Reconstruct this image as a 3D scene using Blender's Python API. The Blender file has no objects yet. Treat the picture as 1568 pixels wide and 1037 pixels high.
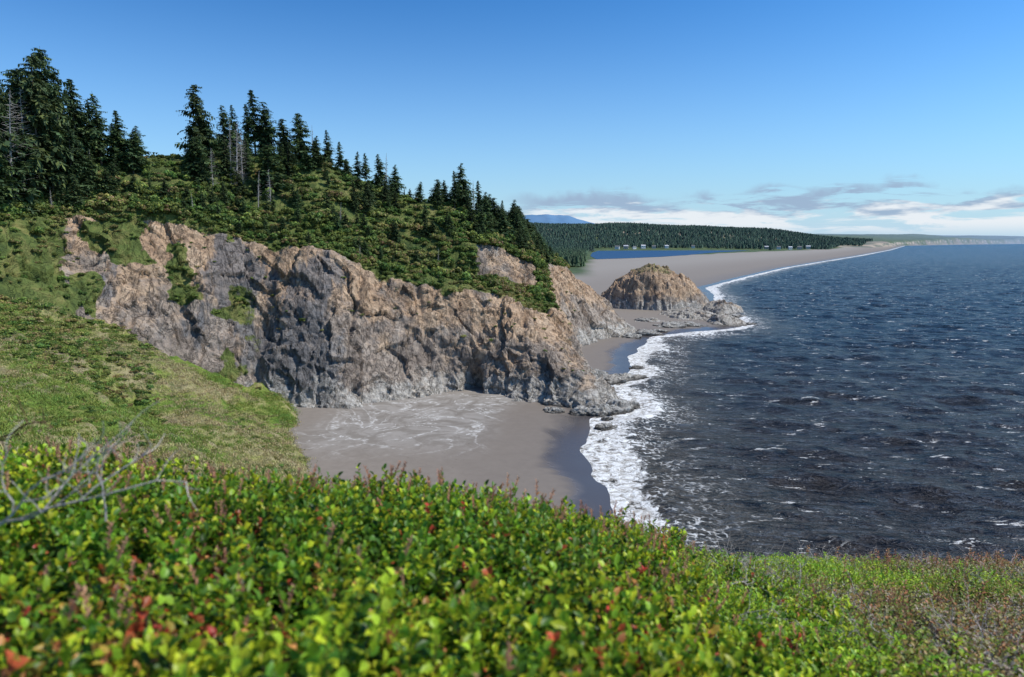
import bpy, math, random
import numpy as np
from mathutils import Vector, Euler
random.seed(7); rng=np.random.default_rng(7)
scene=bpy.context.scene
scene.view_settings.view_transform='Standard'
scene.view_settings.look='None'
scene.view_settings.exposure=0
COL=scene.collection
H=50.0
# ------------------------------------------------------------ helpers
def sstep(a,b,x):
    t=np.clip((x-a)/(b-a),0,1); return t*t*(3-2*t)
def _h(ix,iy,iz,seed):
    h=(ix*374761393+iy*668265263+iz*1274126177+seed*974634777)&0xFFFFFFFF
    h=((h^(h>>13))*1103515245)&0xFFFFFFFF
    h=((h^(h>>16))*668265263)&0xFFFFFFFF
    return ((h^(h>>15))&0xFFFFFF)/float(0xFFFFFF)
def vnoise(x,y,z,seed=0):
    xi=np.floor(x);yi=np.floor(y);zi=np.floor(z)
    fx=x-xi;fy=y-yi;fz=z-zi
    xi=xi.astype(np.int64);yi=yi.astype(np.int64);zi=zi.astype(np.int64)
    u=fx*fx*fx*(fx*(fx*6-15)+10);v=fy*fy*fy*(fy*(fy*6-15)+10);w=fz*fz*fz*(fz*(fz*6-15)+10)
    r=0
    for dx in (0,1):
        for dy in (0,1):
            for dz in (0,1):
                r=r+_h(xi+dx,yi+dy,zi+dz,seed)*(u if dx else 1-u)*(v if dy else 1-v)*(w if dz else 1-w)
    return r*2-1
def fbm(x,y,z=None,octv=5,seed=0,gain=.5):
    if z is None: z=np.zeros_like(x)
    a=1;s=0;n=0
    for o in range(octv):
        s=s+a*vnoise(x,y,z,seed+o*17); n+=a
        x=x*2.03+3.1;y=y*2.03+1.7;z=z*2.03+5.3;a*=gain
    return s/n
def ridged(x,y,z,octv=4,seed=0):
    a=1;s=0;n=0
    for o in range(octv):
        s=s+a*(1-2*np.abs(vnoise(x,y,z,seed+o*31))); n+=a
        x=x*2.1+2.2;y=y*2.1+7.7;z=z*2.1+1.3;a*=.5
    return s/n
def facets(x,y,z,seed=0,tilt=.8):
    """piecewise planar rock facets: each voronoi cell is its own tilted plane"""
    xi=np.floor(x).astype(np.int64);yi=np.floor(y).astype(np.int64);zi=np.floor(z).astype(np.int64)
    best=np.full(x.shape,1e9);out=np.zeros(x.shape)
    for a in (-1,0,1):
        for b in (-1,0,1):
            for c in (-1,0,1):
                cx,cy,cz=xi+a,yi+b,zi+c
                px=cx+_h(cx,cy,cz,seed);py=cy+_h(cx,cy,cz,seed+1);pz=cz+_h(cx,cy,cz,seed+2)
                d=(x-px)**2+(y-py)**2+(z-pz)**2
                val=((_h(cx,cy,cz,seed+3)-.5)*2*(x-px)+(_h(cx,cy,cz,seed+4)-.5)*2*(z-pz))*tilt+(_h(cx,cy,cz,seed+5)-.5)*.8
                m=d<best; best=np.where(m,d,best); out=np.where(m,val,out)
    return out
def mesh_from(name,V,F,mats=(),smooth=True,attrs=None,cols=None,link=True,midx=None):
    me=bpy.data.meshes.new(name)
    V=np.asarray(V,dtype=np.float32)
    Fl=F if isinstance(F,list) else [F]
    Fl=[np.asarray(f,dtype=np.int32) for f in Fl if len(f)]
    loops=np.concatenate([f.ravel() for f in Fl])
    tot=np.concatenate([np.full(len(f),f.shape[1],dtype=np.int32) for f in Fl])
    start=np.concatenate([[0],np.cumsum(tot)[:-1]]).astype(np.int32)
    me.vertices.add(len(V)); me.vertices.foreach_set('co',V.ravel())
    me.loops.add(len(loops)); me.loops.foreach_set('vertex_index',loops)
    me.polygons.add(len(tot)); me.polygons.foreach_set('loop_start',start)
    me.polygons.foreach_set('use_smooth',np.full(len(tot),smooth,dtype=bool))
    if midx is not None: me.polygons.foreach_set('material_index',np.asarray(midx,dtype=np.int32))
    me.update(calc_edges=True)
    if attrs:
        for k,a in attrs.items():
            at=me.attributes.new(k,'FLOAT','POINT'); at.data.foreach_set('value',np.asarray(a,dtype=np.float32).ravel())
    if cols is not None:
        c=np.ones((len(V),4),dtype=np.float32); c[:,:3]=cols
        at=me.attributes.new('Col','FLOAT_COLOR','POINT'); at.data.foreach_set('color',c.ravel())
    for m in mats: me.materials.append(m)
    ob=bpy.data.objects.new(name,me)
    if link: COL.objects.link(ob)
    return ob
def grid_faces(nu,nv,mask=None,flip=False):
    i=np.arange(nu-1)[:,None]*nv+np.arange(nv-1)[None,:]
    f=np.stack([i,i+nv,i+nv+1,i+1],-1).reshape(-1,4)
    if flip: f=f[:,::-1]
    if mask is not None:
        m=mask.ravel(); f=f[m[f].any(1)]
    return f
def smooth1(A,k,axis):
    if k<1: return A
    w=np.hanning(2*k+3)[1:-1]; w/=w.sum()
    P=np.pad(A,[(k,k) if a==axis else (0,0) for a in range(A.ndim)],mode='edge')
    out=0
    for j in range(2*k+1):
        sl=[slice(None)]*A.ndim; sl[axis]=slice(j,j+A.shape[axis]); out=out+w[j]*P[tuple(sl)]
    return out
class G:
    def __init__(s,name):
        s.m=bpy.data.materials.new(name); s.m.use_nodes=True; s.nt=s.m.node_tree; s.nt.nodes.clear()
        s.out=s.nt.nodes.new('ShaderNodeOutputMaterial')
    def n(s,t,ins=None,**kw):
        nd=s.nt.nodes.new(t)
        for k,v in kw.items(): setattr(nd,k,v)
        if ins:
            for k,v in ins.items(): s.set(nd.inputs[k],v)
        return nd
    def set(s,sock,v):
        if isinstance(v,bpy.types.NodeSocket): s.nt.links.new(v,sock)
        else:
            if isinstance(v,(tuple,list)) and len(v)==3 and sock.type=='RGBA': v=(*v,1)
            sock.default_value=v
    def pos(s): return s.n('ShaderNodeNewGeometry').outputs['Position']
    def mapv(s,v,scale=(1,1,1),rot=(0,0,0)):
        return s.n('ShaderNodeMapping',{'Vector':v,'Scale':scale,'Rotation':rot}).outputs[0]
    def noise(s,v,scale,detail=5,rough=.55,dist=0):
        return s.n('ShaderNodeTexNoise',{'Vector':v,'Scale':scale,'Detail':detail,'Roughness':rough,'Distortion':dist}).outputs['Fac']
    def math(s,op,a,b=0.0,c=None,clamp=False):
        nd=s.n('ShaderNodeMath',operation=op,use_clamp=clamp); s.set(nd.inputs[0],a); s.set(nd.inputs[1],b)
        if c is not None: s.set(nd.inputs[2],c)
        return nd.outputs[0]
    def mr(s,v,a,b,c=0.0,d=1.0,smooth=True):
        nd=s.n('ShaderNodeMapRange',{0:v,1:a,2:b,3:c,4:d}); nd.interpolation_type='SMOOTHSTEP' if smooth else 'LINEAR'
        return nd.outputs[0]
    def mix(s,f,a,b,bt='MIX'):
        nd=s.n('ShaderNodeMix',data_type='RGBA',blend_type=bt); s.set(nd.inputs[0],f); s.set(nd.inputs[6],a); s.set(nd.inputs[7],b)
        return nd.outputs[2]
    def ramp(s,f,stops):
        nd=s.n('ShaderNodeValToRGB'); s.set(nd.inputs[0],f); cr=nd.color_ramp
        while len(cr.elements)<len(stops): cr.elements.new(.5)
        for e,(p,c) in zip(cr.elements,stops): e.position=p; e.color=(*c,1)
        return nd.outputs[0]
    def attr(s,name): return s.n('ShaderNodeAttribute',attribute_name=name).outputs
    def bump(s,h,strength,dist,normal=None):
        nd=s.n('ShaderNodeBump',{'Height':h,'Strength':strength,'Distance':dist})
        if normal is not None: s.set(nd.inputs['Normal'],normal)
        return nd.outputs[0]
    def princ(s,color,rough=.9,normal=None,spec=.3,**kw):
        ins={'Base Color':color,'Roughness':rough,'Specular IOR Level':spec}; ins.update(kw)
        p=s.n('ShaderNodeBsdfPrincipled',ins)
        if normal is not None: s.set(p.inputs['Normal'],normal)
        return p.outputs[0]
    def done(s,sh): s.nt.links.new(sh,s.out.inputs[0]); return s.m
def sep(g,v):
    o=g.n('ShaderNodeSeparateXYZ',{0:v}).outputs; return o[0],o[1],o[2]

# ------------------------------------------------------------ materials
def foliage_mat(name,hue_amt,trans=.35,rough=.55,dark=1.0):
    g=G(name); c=g.attr('Col')['Color']
    r=g.n('ShaderNodeObjectInfo').outputs['Random']
    hsv=g.n('ShaderNodeHueSaturation',{'Hue':g.mr(r,0,1,.5-hue_amt,.5+hue_amt*.6,False),'Saturation':1.0,
        'Value':g.mr(g.math('FRACT',g.math('MULTIPLY',r,7.31)),0,1,.65*dark,1.3*dark,False),'Color':c}).outputs[0]
    p=g.princ(hsv,rough,spec=.25)
    t=g.n('ShaderNodeBsdfTranslucent',{'Color':hsv}).outputs[0]
    return g.done(g.n('ShaderNodeMixShader',{0:trans,1:p,2:t}).outputs[0])
M_spruce=foliage_mat('spruce_needles',.02,.2,.7)
M_shrub=foliage_mat('shrub_leaves',.04,.3,.6)
M_leaf=foliage_mat('leaf_surface',.016,.42,.38,1.0)
def wood_mat(name,a,b,sc=3):
    g=G(name); p=g.n('ShaderNodeTexCoord').outputs['Object']
    n=g.noise(g.mapv(p,(sc*4,sc*4,sc)),2,4)
    return g.done(g.princ(g.ramp(n,[(.3,a),(.7,b)]),.9,g.bump(n,.5,.02)))
M_bark=wood_mat('spruce_bark',(.06,.05,.04),(.16,.14,.12),1)
M_snag=wood_mat('weathered_snag_wood',(.22,.2,.19),(.42,.4,.37),1)
M_twig=wood_mat('dry_twig',(.24,.21,.18),(.55,.5,.46),20)
M_stem=wood_mat('brown_stem',(.08,.04,.025),(.2,.1,.06),20)

def cliff_material(name):
    g=G(name); P=g.pos(); x,y,z=sep(g,P)
    n1=g.noise(P,.05,4,.6); n2=g.noise(P,.14,6,.68); n3=g.noise(P,.8,6,.72)
    pr=g.mapv(P,(1,.6,.32),(0,math.radians(28),0))
    n4=g.noise(pr,.14,7,.70,.8)
    base=g.ramp(n4,[(.32,(.135,.108,.09)),(.44,(.235,.19,.155)),(.54,(.32,.26,.21)),(.66,(.40,.335,.275)),(.8,(.51,.45,.38))])
    warm=g.ramp(n2,[(.3,(.27,.17,.105)),(.5,(.44,.295,.185)),(.70,(.55,.41,.28))])
    wa=g.math('ADD',g.attr('ora')['Fac'],g.math('ADD',g.math('MULTIPLY',g.math('SUBTRACT',n2,.5),2.2),g.math('MULTIPLY',g.math('SUBTRACT',n1,.5),2.0)))
    c=g.mix(g.mr(wa,.20,.74,0,.88),base,warm)
    sl=g.mr(g.math('ADD',g.noise(g.mapv(P,(1.0,.5,.25),(0,math.radians(-14),0)),.07,5,.65),g.math('MULTIPLY',g.attr('slate')['Fac'],.22)),.57,.64)
    c=g.mix(g.math('MULTIPLY',sl,.75),c,(.13,.135,.145))
    zz=g.math('ADD',z,g.math('MULTIPLY',g.math('SUBTRACT',n2,.5),26.0))
    c=g.mix(g.mr(zz,10,4,0,.65),c,g.ramp(n3,[(.3,(.30,.28,.25)),(.65,(.54,.52,.47))]))
    c=g.mix(g.mr(g.math('ADD',z,g.math('MULTIPLY',n3,2.0)),2.6,1.3,0,.85),c,(.08,.07,.06))
    cr=g.math('ABSOLUTE',g.math('SUBTRACT',g.noise(pr,.30,5,.6,1.2),.5))
    c=g.mix(g.mr(cr,.014,.0,0,.8),c,(.045,.038,.034))
    cr2=g.math('ABSOLUTE',g.math('SUBTRACT',g.noise(g.mapv(P,(1,.6,.4),(0,math.radians(-40),0)),.45,4,.6,.8),.47))
    c=g.mix(g.mr(cr2,.011,.0,0,.6),c,(.06,.05,.045))
    c=g.mix(.5,c,g.mix(1.0,c,g.ramp(n3,[(.32,(.4,.4,.4)),(.6,(1.3,1.3,1.3))]),'MULTIPLY'))
    veg=g.math('ADD',g.attr('veg')['Fac'],g.math('MULTIPLY',g.math('SUBTRACT',n3,.5),.8))
    gr=g.ramp(n2,[(.3,(.04,.065,.02)),(.5,(.11,.14,.036)),(.68,(.22,.20,.07))])
    c=g.mix(g.mr(veg,.42,.62),c,gr)
    h=g.math('ADD',g.math('MULTIPLY',n4,1.4),g.math('ADD',g.math('MULTIPLY',n3,.75),g.math('MULTIPLY',g.mr(cr,.0,.04),.4)))
    return g.done(g.princ(c,.93,g.bump(h,.9,1.2),.2))
M_cliff=cliff_material('cliff_rock')

g=G('hillside_grass'); P=g.pos(); x,y,z=sep(g,P)
n1=g.noise(P,.05,5,.65,.8); n2=g.noise(P,.35,5,.65); n3=g.noise(g.mapv(P,(1,1,.4)),2.5,5,.7)
c=g.ramp(n1,[(.36,(.09,.16,.026)),(.43,(.18,.26,.045)),(.49,(.30,.31,.09)),(.55,(.38,.33,.16)),(.64,(.40,.33,.20))])
c=g.mix(g.mr(n2,.50,.66,0,.7),c,(.08,.12,.028))
c=g.mix(g.mr(g.attr('bare')['Fac'],.3,.8,0,.85),c,g.ramp(n2,[(.3,(.24,.17,.11)),(.7,(.46,.36,.26))]))
c=g.mix(.85,c,g.mix(1.0,c,g.ramp(n3,[(.3,(.35,.35,.35)),(.62,(1.35,1.35,1.35))]),'MULTIPLY'))
near=g.math('LESS_THAN',g.math('ADD',g.math('MULTIPLY',x,x),g.math('MULTIPLY',y,y)),400.0)
c=g.mix(near,c,g.ramp(g.noise(P,14,4,.7),[(.35,(.03,.028,.015)),(.6,(.09,.075,.045)),(.75,(.17,.14,.10))]))
M_hill=g.done(g.princ(c,.95,g.bump(g.math('ADD',n2,n3),.9,1.2),.15))

g=G('sand_and_coastal_plain'); P=g.pos(); x,y,z=sep(g,P)
A=g.attr('inland')['Fac']; n1=g.noise(P,.06,4,.6,.8); n2=g.noise(P,.5,5,.6); n3=g.noise(P,5,3,.6)
wetd=g.math('ADD',A,g.math('MULTIPLY',g.math('SUBTRACT',n1,.5),18.0))
wet=g.mr(wetd,12,4)
sand=g.mix(g.mr(n2,.35,.65,0,.5),(.195,.165,.137),(.235,.20,.168))
sand=g.mix(g.mr(A,60,300,0,.6),sand,(.29,.26,.225))
damp=g.mr(g.math('ADD',A,g.math('MULTIPLY',n1,36)),74,30)
sand=g.mix(g.math('MULTIPLY',damp,.5),sand,(.14,.117,.098))
sand=g.mix(wet,sand,(.07,.062,.06))
mu=g.noise(P,.035,2,.5,3.0); mk=g.math('MULTIPLY',g.mr(g.math('ABSOLUTE',g.math('SUBTRACT',mu,.5)),.05,.0),g.mr(g.noise(P,.30,6,.78,2.5),.44,.60))
area=g.math('MULTIPLY',g.mr(A,20,30),g.math('MULTIPLY',g.mr(A,78,60),g.mr(y,228,210,0,1)))
area=g.math('MULTIPLY',area,g.mr(y,145,168))
sand=g.mix(g.math('MULTIPLY',area,.5),sand,g.mix(g.mr(g.noise(P,.1,5,.7,1.5),.4,.6),(.17,.155,.135),(.33,.31,.285)))
sand=g.mix(g.math('MULTIPLY',g.math('MULTIPLY',mk,area),.7),sand,(.62,.60,.57))
sand=g.mix(g.math('MULTIPLY',g.mr(g.noise(P,1.2,2,.5),.70,.76),g.mr(A,10,30,0,.7)),sand,(.10,.08,.06))
green=g.ramp(g.noise(P,.012,5,.7),[(.3,(.03,.05,.018)),(.55,(.07,.10,.035)),(.75,(.16,.17,.07))])
c=g.mix(g.attr('green')['Fac'],sand,green)
c=g.mix(g.mr(g.attr('bluff')['Fac'],.4,.8),c,g.mix(g.mr(g.noise(g.mapv(P,(1,1,6)),.004,4,.6),.42,.58),(.32,.26,.20),(.12,.13,.10)))
c=g.mix(g.mr(y,5500,20000,0,.7),c,(.17,.235,.33))  # aerial haze painted into the base colour, growing with distance
rough=g.mr(wet,0,1,.8,.28)
rough=g.math('SUBTRACT',rough,g.math('MULTIPLY',damp,.2),clamp=True)
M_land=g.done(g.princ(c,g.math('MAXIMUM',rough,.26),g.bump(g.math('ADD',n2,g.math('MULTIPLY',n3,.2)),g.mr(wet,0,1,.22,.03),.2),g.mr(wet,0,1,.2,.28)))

# sea
g=G('sea_water'); P=g.pos(); x,y,z=sep(g,P); S=g.attr('sea')['Fac']
rot=math.radians(20)
def wm_(sc): return g.n('ShaderNodeMapping',{'Vector':P,'Rotation':(0,0,rot),'Scale':sc}).outputs[0]
Pw=wm_((.42,1.2,1))
w1=g.noise(Pw,.085,2,.55,.5); w2=g.noise(Pw,.38,4,.74,.5); w3=g.noise(Pw,1.6,3,.7,.3)
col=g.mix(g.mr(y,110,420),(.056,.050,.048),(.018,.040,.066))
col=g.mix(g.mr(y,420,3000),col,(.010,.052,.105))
col=g.mix(g.mr(S,45,5,0,.7),col,(.13,.11,.085))
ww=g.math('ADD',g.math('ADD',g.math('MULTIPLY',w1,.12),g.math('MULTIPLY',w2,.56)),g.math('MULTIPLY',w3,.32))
col=g.mix(g.mr(ww,.50,.43,0,.8),col,(.005,.007,.011))  # dark side of the waves painted into the water colour
col=g.mix(g.mr(ww,.525,.59,0,.6),col,(.13,.145,.17))  # painted highlight: crests lightened as if catching the sky
hgt=g.math('ADD',g.math('MULTIPLY',w1,1.0),g.math('ADD',g.math('MULTIPLY',w2,1.7),g.math('MULTIPLY',w3,.6)))
nb=g.bump(hgt,1.0,2.8)
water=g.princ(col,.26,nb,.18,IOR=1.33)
f1=g.noise(P,.11,4,.62,1.2); f2=g.noise(P,.5,5,.75,.8); vor=g.n('ShaderNodeTexVoronoi',{'Vector':g.mix(.12,P,g.n('ShaderNodeTexNoise',{'Vector':P,'Scale':.5,'Detail':3}).outputs['Color'],'LINEAR_LIGHT'),'Scale':.6},feature='DISTANCE_TO_EDGE').outputs['Distance']
main=g.mr(S,14,7)
lace=g.mr(S,30,10)
dense=g.math('ADD',g.math('MULTIPLY',main,.48),g.math('MULTIPLY',f1,.85))
F1=g.math('MULTIPLY',g.mr(g.math('ADD',dense,g.math('MULTIPLY',g.math('SUBTRACT',f2,.5),1.2)),.66,.86),g.mr(g.math('ADD',S,g.math('MULTIPLY',f1,14)),-1,7))
lacem=g.math('MULTIPLY',g.mr(vor,.16,.03),g.mr(g.math('ADD',f1,g.math('MULTIPLY',lace,.2)),.58,.70))
F2=g.math('MULTIPLY',g.math('MULTIPLY',lacem,lace),g.mr(f2,.42,.58,0,.85))
cap=g.noise(wm_((.5,1.4,1)),.22,5,.82,.3)
F3=g.math('MULTIPLY',g.mr(cap,.60,.635),g.mr(g.noise(P,.05,3,.6),.42,.54))
F=g.math('MAXIMUM',g.math('MAXIMUM',F1,F2),g.math('MULTIPLY',F3,.8))
foam=g.princ(g.mix(g.mr(f2,.38,.6),(.36,.33,.29),(.80,.80,.79)),.8,g.bump(f2,.9,1.0),.2)
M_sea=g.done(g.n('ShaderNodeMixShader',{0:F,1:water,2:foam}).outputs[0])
g=G('lake_water'); P=g.pos()
M_lake=g.done(g.princ((.02,.06,.13),.5,g.bump(g.noise(P,.05,4),.4,1.0),.12))
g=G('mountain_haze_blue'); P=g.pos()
M_mtn=g.done(g.princ(g.ramp(g.noise(P,.002,5),[(.3,(.09,.18,.30)),(.7,(.13,.23,.36))]),1,None,.0))  # distance haze painted in as a bluish base colour

# ------------------------------------------------------------ shoreline
SH=np.array([(20,-60),(4,40),(4,80),(12,102),(18.2,120),(19.2,137),(16.7,159.5),(21.7,190),(32,199),(34,215),(34,235),
 (42.3,247),(52.3,298),(75,360),(101,379),(125,392),(138,405),(142,430),(148,480),(155,520),(165,560),(190,640),(213,754),(333,981),
 (525,1325),(820,1800),(1210,2420),(2300,4200),(5070,8900),(8000,12300),(13000,17300),(24000,27000)],float)
def shore(x,y):
    x=np.asarray(x,float);y=np.asarray(y,float)
    best=np.full(x.shape,1e18)
    for (ax,ay),(bx,by) in zip(SH[:-1],SH[1:]):
        dx,dy=bx-ax,by-ay; t=np.clip(((x-ax)*dx+(y-ay)*dy)/(dx*dx+dy*dy),0,1)
        best=np.minimum(best,(x-ax-t*dx)**2+(y-ay-t*dy)**2)
    poly=np.vstack([SH,[(90000,30000),(90000,-60)]]); ins=np.zeros(x.shape,bool)
    for i in range(len(poly)):
        ax,ay=poly[i];bx,by=poly[(i+1)%len(poly)]
        if ay==by: continue
        c=((ay>y)!=(by>y))&(x<(bx-ax)*(y-ay)/(by-ay)+ax); ins^=c
    d=np.sqrt(best); return np.where(ins,d,-d)
def land_fields(x,y):
    d=-shore(x,y)
    d=d+fbm(x/14,y/14,octv=3,seed=3)*2.5*sstep(2500,300,y)
    z=np.where(d<0,np.maximum(d*.05,-9),np.minimum(.045*d,1.5))+sstep(120,300,d)*1.0
    W=np.interp(y,[500,3000,5300,7500],[560,520,240,80])
    wob=fbm(x/180,y/180,octv=4,seed=9)*90
    gr=sstep(W-15,W+15,d+wob)
    gr=np.maximum(gr,sstep(20,-20,x-.112*y+wob*.2)*sstep(900,1100,y))
    ramp=sstep(3700,5400,y)*sstep(250,1100,d)
    hh=np.interp(x,[0,900,2000,2900,5000],[128,120,98,82,60])
    z=z+ramp*hh*(1+.12*fbm(x/500,y/500,octv=4,seed=5))
    bl=sstep(60,140,d+fbm(x/300,y/300,octv=3,seed=8)*60)*sstep(4300,6000,y)
    z=z+bl*(52+26*fbm(x/900,y/900,octv=4,seed=11))+ sstep(8000,16000,y)*bl*(75+70*fbm(x/2500,y/2500,octv=3,seed=12))
    edge=bl*(1-bl)*4
    return d,z,gr,edge
def polar(r0,r1,nr,a0,a1,na):
    r=r0*(r1/r0)**(np.arange(nr)/(nr-1)); a=np.radians(np.linspace(a0,a1,na))
    R,Aa=np.meshgrid(r,a,indexing='ij'); return R*np.sin(Aa),R*np.cos(Aa),R,Aa
X,Y,R,_=polar(60,45000,820,-50,75,760)
d,z,gr,ed=land_fields(X,Y)
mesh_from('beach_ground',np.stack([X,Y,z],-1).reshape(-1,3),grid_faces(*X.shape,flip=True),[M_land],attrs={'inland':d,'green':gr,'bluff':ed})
X,Y,R,_=polar(50,60000,1150,-12,80,900)
sd=shore(X,Y)
am=sstep(5,50,sd)*sstep(3500,900,R)
ca,sa=math.cos(rot),math.sin(rot)
xr=X*ca-Y*sa; yr=X*sa+Y*ca
zz=am*(1.4*fbm(xr/15,yr/6.5,octv=4,seed=40)+.4*fbm(xr/60,yr/24,octv=2,seed=44))
brk=np.exp(-((sd-11)/4.0)**2)*.8*(1+fbm(X/9,Y/9,octv=2,seed=50))*sstep(3000,500,R)
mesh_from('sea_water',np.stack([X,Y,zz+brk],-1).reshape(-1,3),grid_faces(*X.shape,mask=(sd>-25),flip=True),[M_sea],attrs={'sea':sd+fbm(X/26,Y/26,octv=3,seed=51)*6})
lk=[(232,1890),(330,1990),(470,2180),(640,2500),(900,3060),(1240,3660),(1400,3950),(1000,3860),(700,3760),(455,3640),(350,3000),(262,2300)]
mesh_from('lake_water',[(a,b,3.0) for a,b in lk],[np.arange(len(lk))[None,:]],[M_lake])

# ------------------------------------------------------------ headland loft
ST=[
[(-130,158,41),(-134,166,47),(-138,176,54),(-141,182,58),(-145,190,63),(-160,212,74)],
[(-118,180,33),(-124,190,45),(-130,200,57),(-133,204,60),(-137,210,64),(-150,232,78)],
[(-98,192,14),(-101,203,36),(-104,215,56),(-106,220,60),(-109,228,66),(-118,250,80)],
[(-76,200,1),(-81,213,27),(-87,226,50),(-89,232,54),(-92,242,62),(-100,268,83)],
[(-50,197,0),(-55,213,23),(-60,228,46),(-61,233,49),(-65,245,58),(-76,275,80)],
[(-33,208,0),(-37,219,18),(-42,230,37),(-43,240,42),(-45,253,52),(-52,280,71)],
[(-18,219,0),(-17,226,17),(-18,233,33),(-17,247,37),(-18,256,50),(-24,285,64)],
[(-2,211,0),(-3,222,16),(-3,236,30),(-3,252,35),(-5,262,48),(-10,292,60)],
[(18,200,0),(14,212,12),(7,238,25),(7,255,30),(4,266,44),(0,303,57)],
[(32,200,0),(24,213,8),(12,242,24),(9,257,31),(7,270,43),(2,308,57)],
[(31,220,0),(25,232,11),(15,248,24),(11,262,32),(8,276,43),(3,314,56)],
[(26,270,0),(20,274,16),(14,280,30),(11,286,36),(7,294,45),(3,322,56)],
[(28,307,0),(25,320,18),(20,332,36),(16,337,41),(11,342,46),(4,345,54)],
[(50,345,0),(41,351,14),(29,357,35),(23,359,40),(16,361,45),(7,364,53)],
[(70,374,0),(55,376,12),(36,379,32),(28,380,39),(19,381,45),(8,384,52)],
[(62,400,0),(50,402,12),(34,402,31),(28,403,38),(19,404,43),(8,405,50)],
[(40,470,0),(34,470,12),(24,470,28),(18,470,32),(10,470,37),(0,470,42)],
[(20,600,0),(16,600,8),(10,600,15),(5,600,18),(0,600,20),(-10,600,22)]]
CT=[]
for s in ST:
    b=np.array(s,float); out=b[0]-b[1]; out/= -out[2]/6
    low=b[0]+out; low[2]=b[0][2]-6
    bk1=b[5]+np.array([-22,45,-3]); bk2=b[5]+np.array([-55,110,-22])
    CT.append(np.vstack([low,b,bk1,bk2]))
CT=np.array(CT)
def catmull(A,t):
    n=len(A); i=np.clip(np.floor(t).astype(int),0,n-2); f=(t-i)[:,None,None]
    p0=A[np.clip(i-1,0,n-1)];p1=A[i];p2=A[i+1];p3=A[np.clip(i+2,0,n-1)]
    m1=(p2-p0)*.4;m2=(p3-p1)*.4
    return (2*f**3-3*f**2+1)*p1+(f**3-2*f**2+f)*m1+(-2*f**3+3*f**2)*p2+(f**3-f**2)*m2
seglen=np.linalg.norm(np.diff(CT[:,2],axis=0),axis=1)
ncs=np.maximum((seglen/.33).astype(int),30); ncs[15:]=30
S=np.concatenate([k+np.arange(n)/n for k,n in enumerate(ncs)]+[[len(ST)-1]])
rowsn=[6,60,60,22,30,36,24,16]
T=np.concatenate([k+np.arange(n)/n for k,n in enumerate(rowsn)]+[[8.0]])
CS=catmull(CT,S)
k=np.clip(np.floor(T).astype(int),0,7); f=(T-k)[None,:,None]
L=CS[:,k]*(1-f)+CS[:,k+1]*f
L=smooth1(L,5,1)
SS,TT=np.meshgrid(S,T,indexing='ij')
def normals(P):
    du=np.gradient(P,axis=0);dv=np.gradient(P,axis=1); n=np.cross(du,dv); return n/np.maximum(np.linalg.norm(n,axis=2,keepdims=True),1e-6)
Nn=normals(L); x,y,z=L[...,0],L[...,1],L[...,2]
Nn=smooth1(smooth1(Nn,6,0),6,1)
cl=sstep(.3,1.0,TT)*sstep(3.7,2.9,TT)+ (sstep(3.9,4.2,TT)*sstep(5.2,4.8,TT)*sstep(5.6,6.2,SS)*sstep(11,9.5,SS))
cl=np.clip(cl,0,1)
a=math.radians(32); xs=x*math.cos(a)+z*math.sin(a); zs=-x*math.sin(a)+z*math.cos(a)
qx=xs+2*fbm(x/8,y/8,z/8,3,seed=14); qz=zs+2*fbm(x/8,y/8,z/8,3,seed=15)
disp=cl*(1.9*fbm(x/34,y/34,z/38,3,seed=1)+2.5*facets(qx/13,y/16,qz/20,seed=200)+1.6*facets(qx/5.5,y/7,qz/9,seed=210)+.85*facets(qx/2.4,y/3,qz/3.4,seed=220)+.9*ridged(xs/14,y/24,zs/36,4,seed=2)+.3*ridged(x/2.2,y/2.2,z/2.6,3,seed=8))
disp+=(1-cl)*(2.2*fbm(x/22,y/22,z/22,4,seed=4))
rav=np.abs(vnoise(x/19+2.2,z/70,y*0,seed=77)); disp-=cl*1.5*np.exp(-(rav/.08)**2)*sstep(1.0,2.2,TT)
cave=np.exp(-(((x+13)/2.6)**2+((z-4.5)/5.0)**2))*sstep(3.2,2.6,TT)*(SS<8)
disp-=9*cave
disp-= 2.0*np.exp(-(((x+78)/2.5)**2))*cl*(SS<6)
L2=L+Nn*disp[...,None]
veg=sstep(2.95,3.25,TT+ .34*fbm(x/11,y/11,z/11,4,seed=20))
tier=sstep(4.0,4.15,TT)*sstep(5.0,4.85,TT)*sstep(6.0,6.4,SS+.3*fbm(x/8,y/8,z/8,3,seed=33))*sstep(9.6,9.1,SS)
veg=veg*(1-tier)
veg=np.where((SS>11.8)&(SS<15.5),sstep(3.2,4.0,TT+.4*fbm(x/7,y/7,z/7,3,seed=21)),veg)
patch=sstep(.08,.26,fbm(x/12,y/12,z/12,4,seed=25)+.08)*sstep(3.8,2.4,SS)*.85
veg=np.maximum(veg,patch*sstep(.8,1.2,TT))
veg=np.maximum(veg,sstep(1.25,.85,SS+.25*fbm(x/7,y/7,z/7,3,seed=28)))
ora=.18+.62*np.exp(-((TT-2.75)/.5)**2)+.35*tier-.15*sstep(2,1.2,TT)
ora=np.where(SS<2.8,ora+.25,ora); ora=np.where(SS>11.5,ora+.3*sstep(2,3,TT),ora)
slate=np.exp(-((SS-3.35)/.75)**2)*sstep(.8,1.5,TT)*sstep(3.1,2.6,TT)*1.0-.35*sstep(4.2,6,SS)
mesh_from('cliff_headland',L2.reshape(-1,3),grid_faces(*SS.shape),[M_cliff],attrs={'veg':veg,'ora':ora,'slate':slate})
NH=normals(L2)
def head_at(s,t):
    si=np.clip(np.searchsorted(S,s),0,len(S)-1); ti=np.clip(np.searchsorted(T,t),0,len(T)-1)
    return L2[si,ti],veg[si,ti],NH[si,ti]

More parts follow.
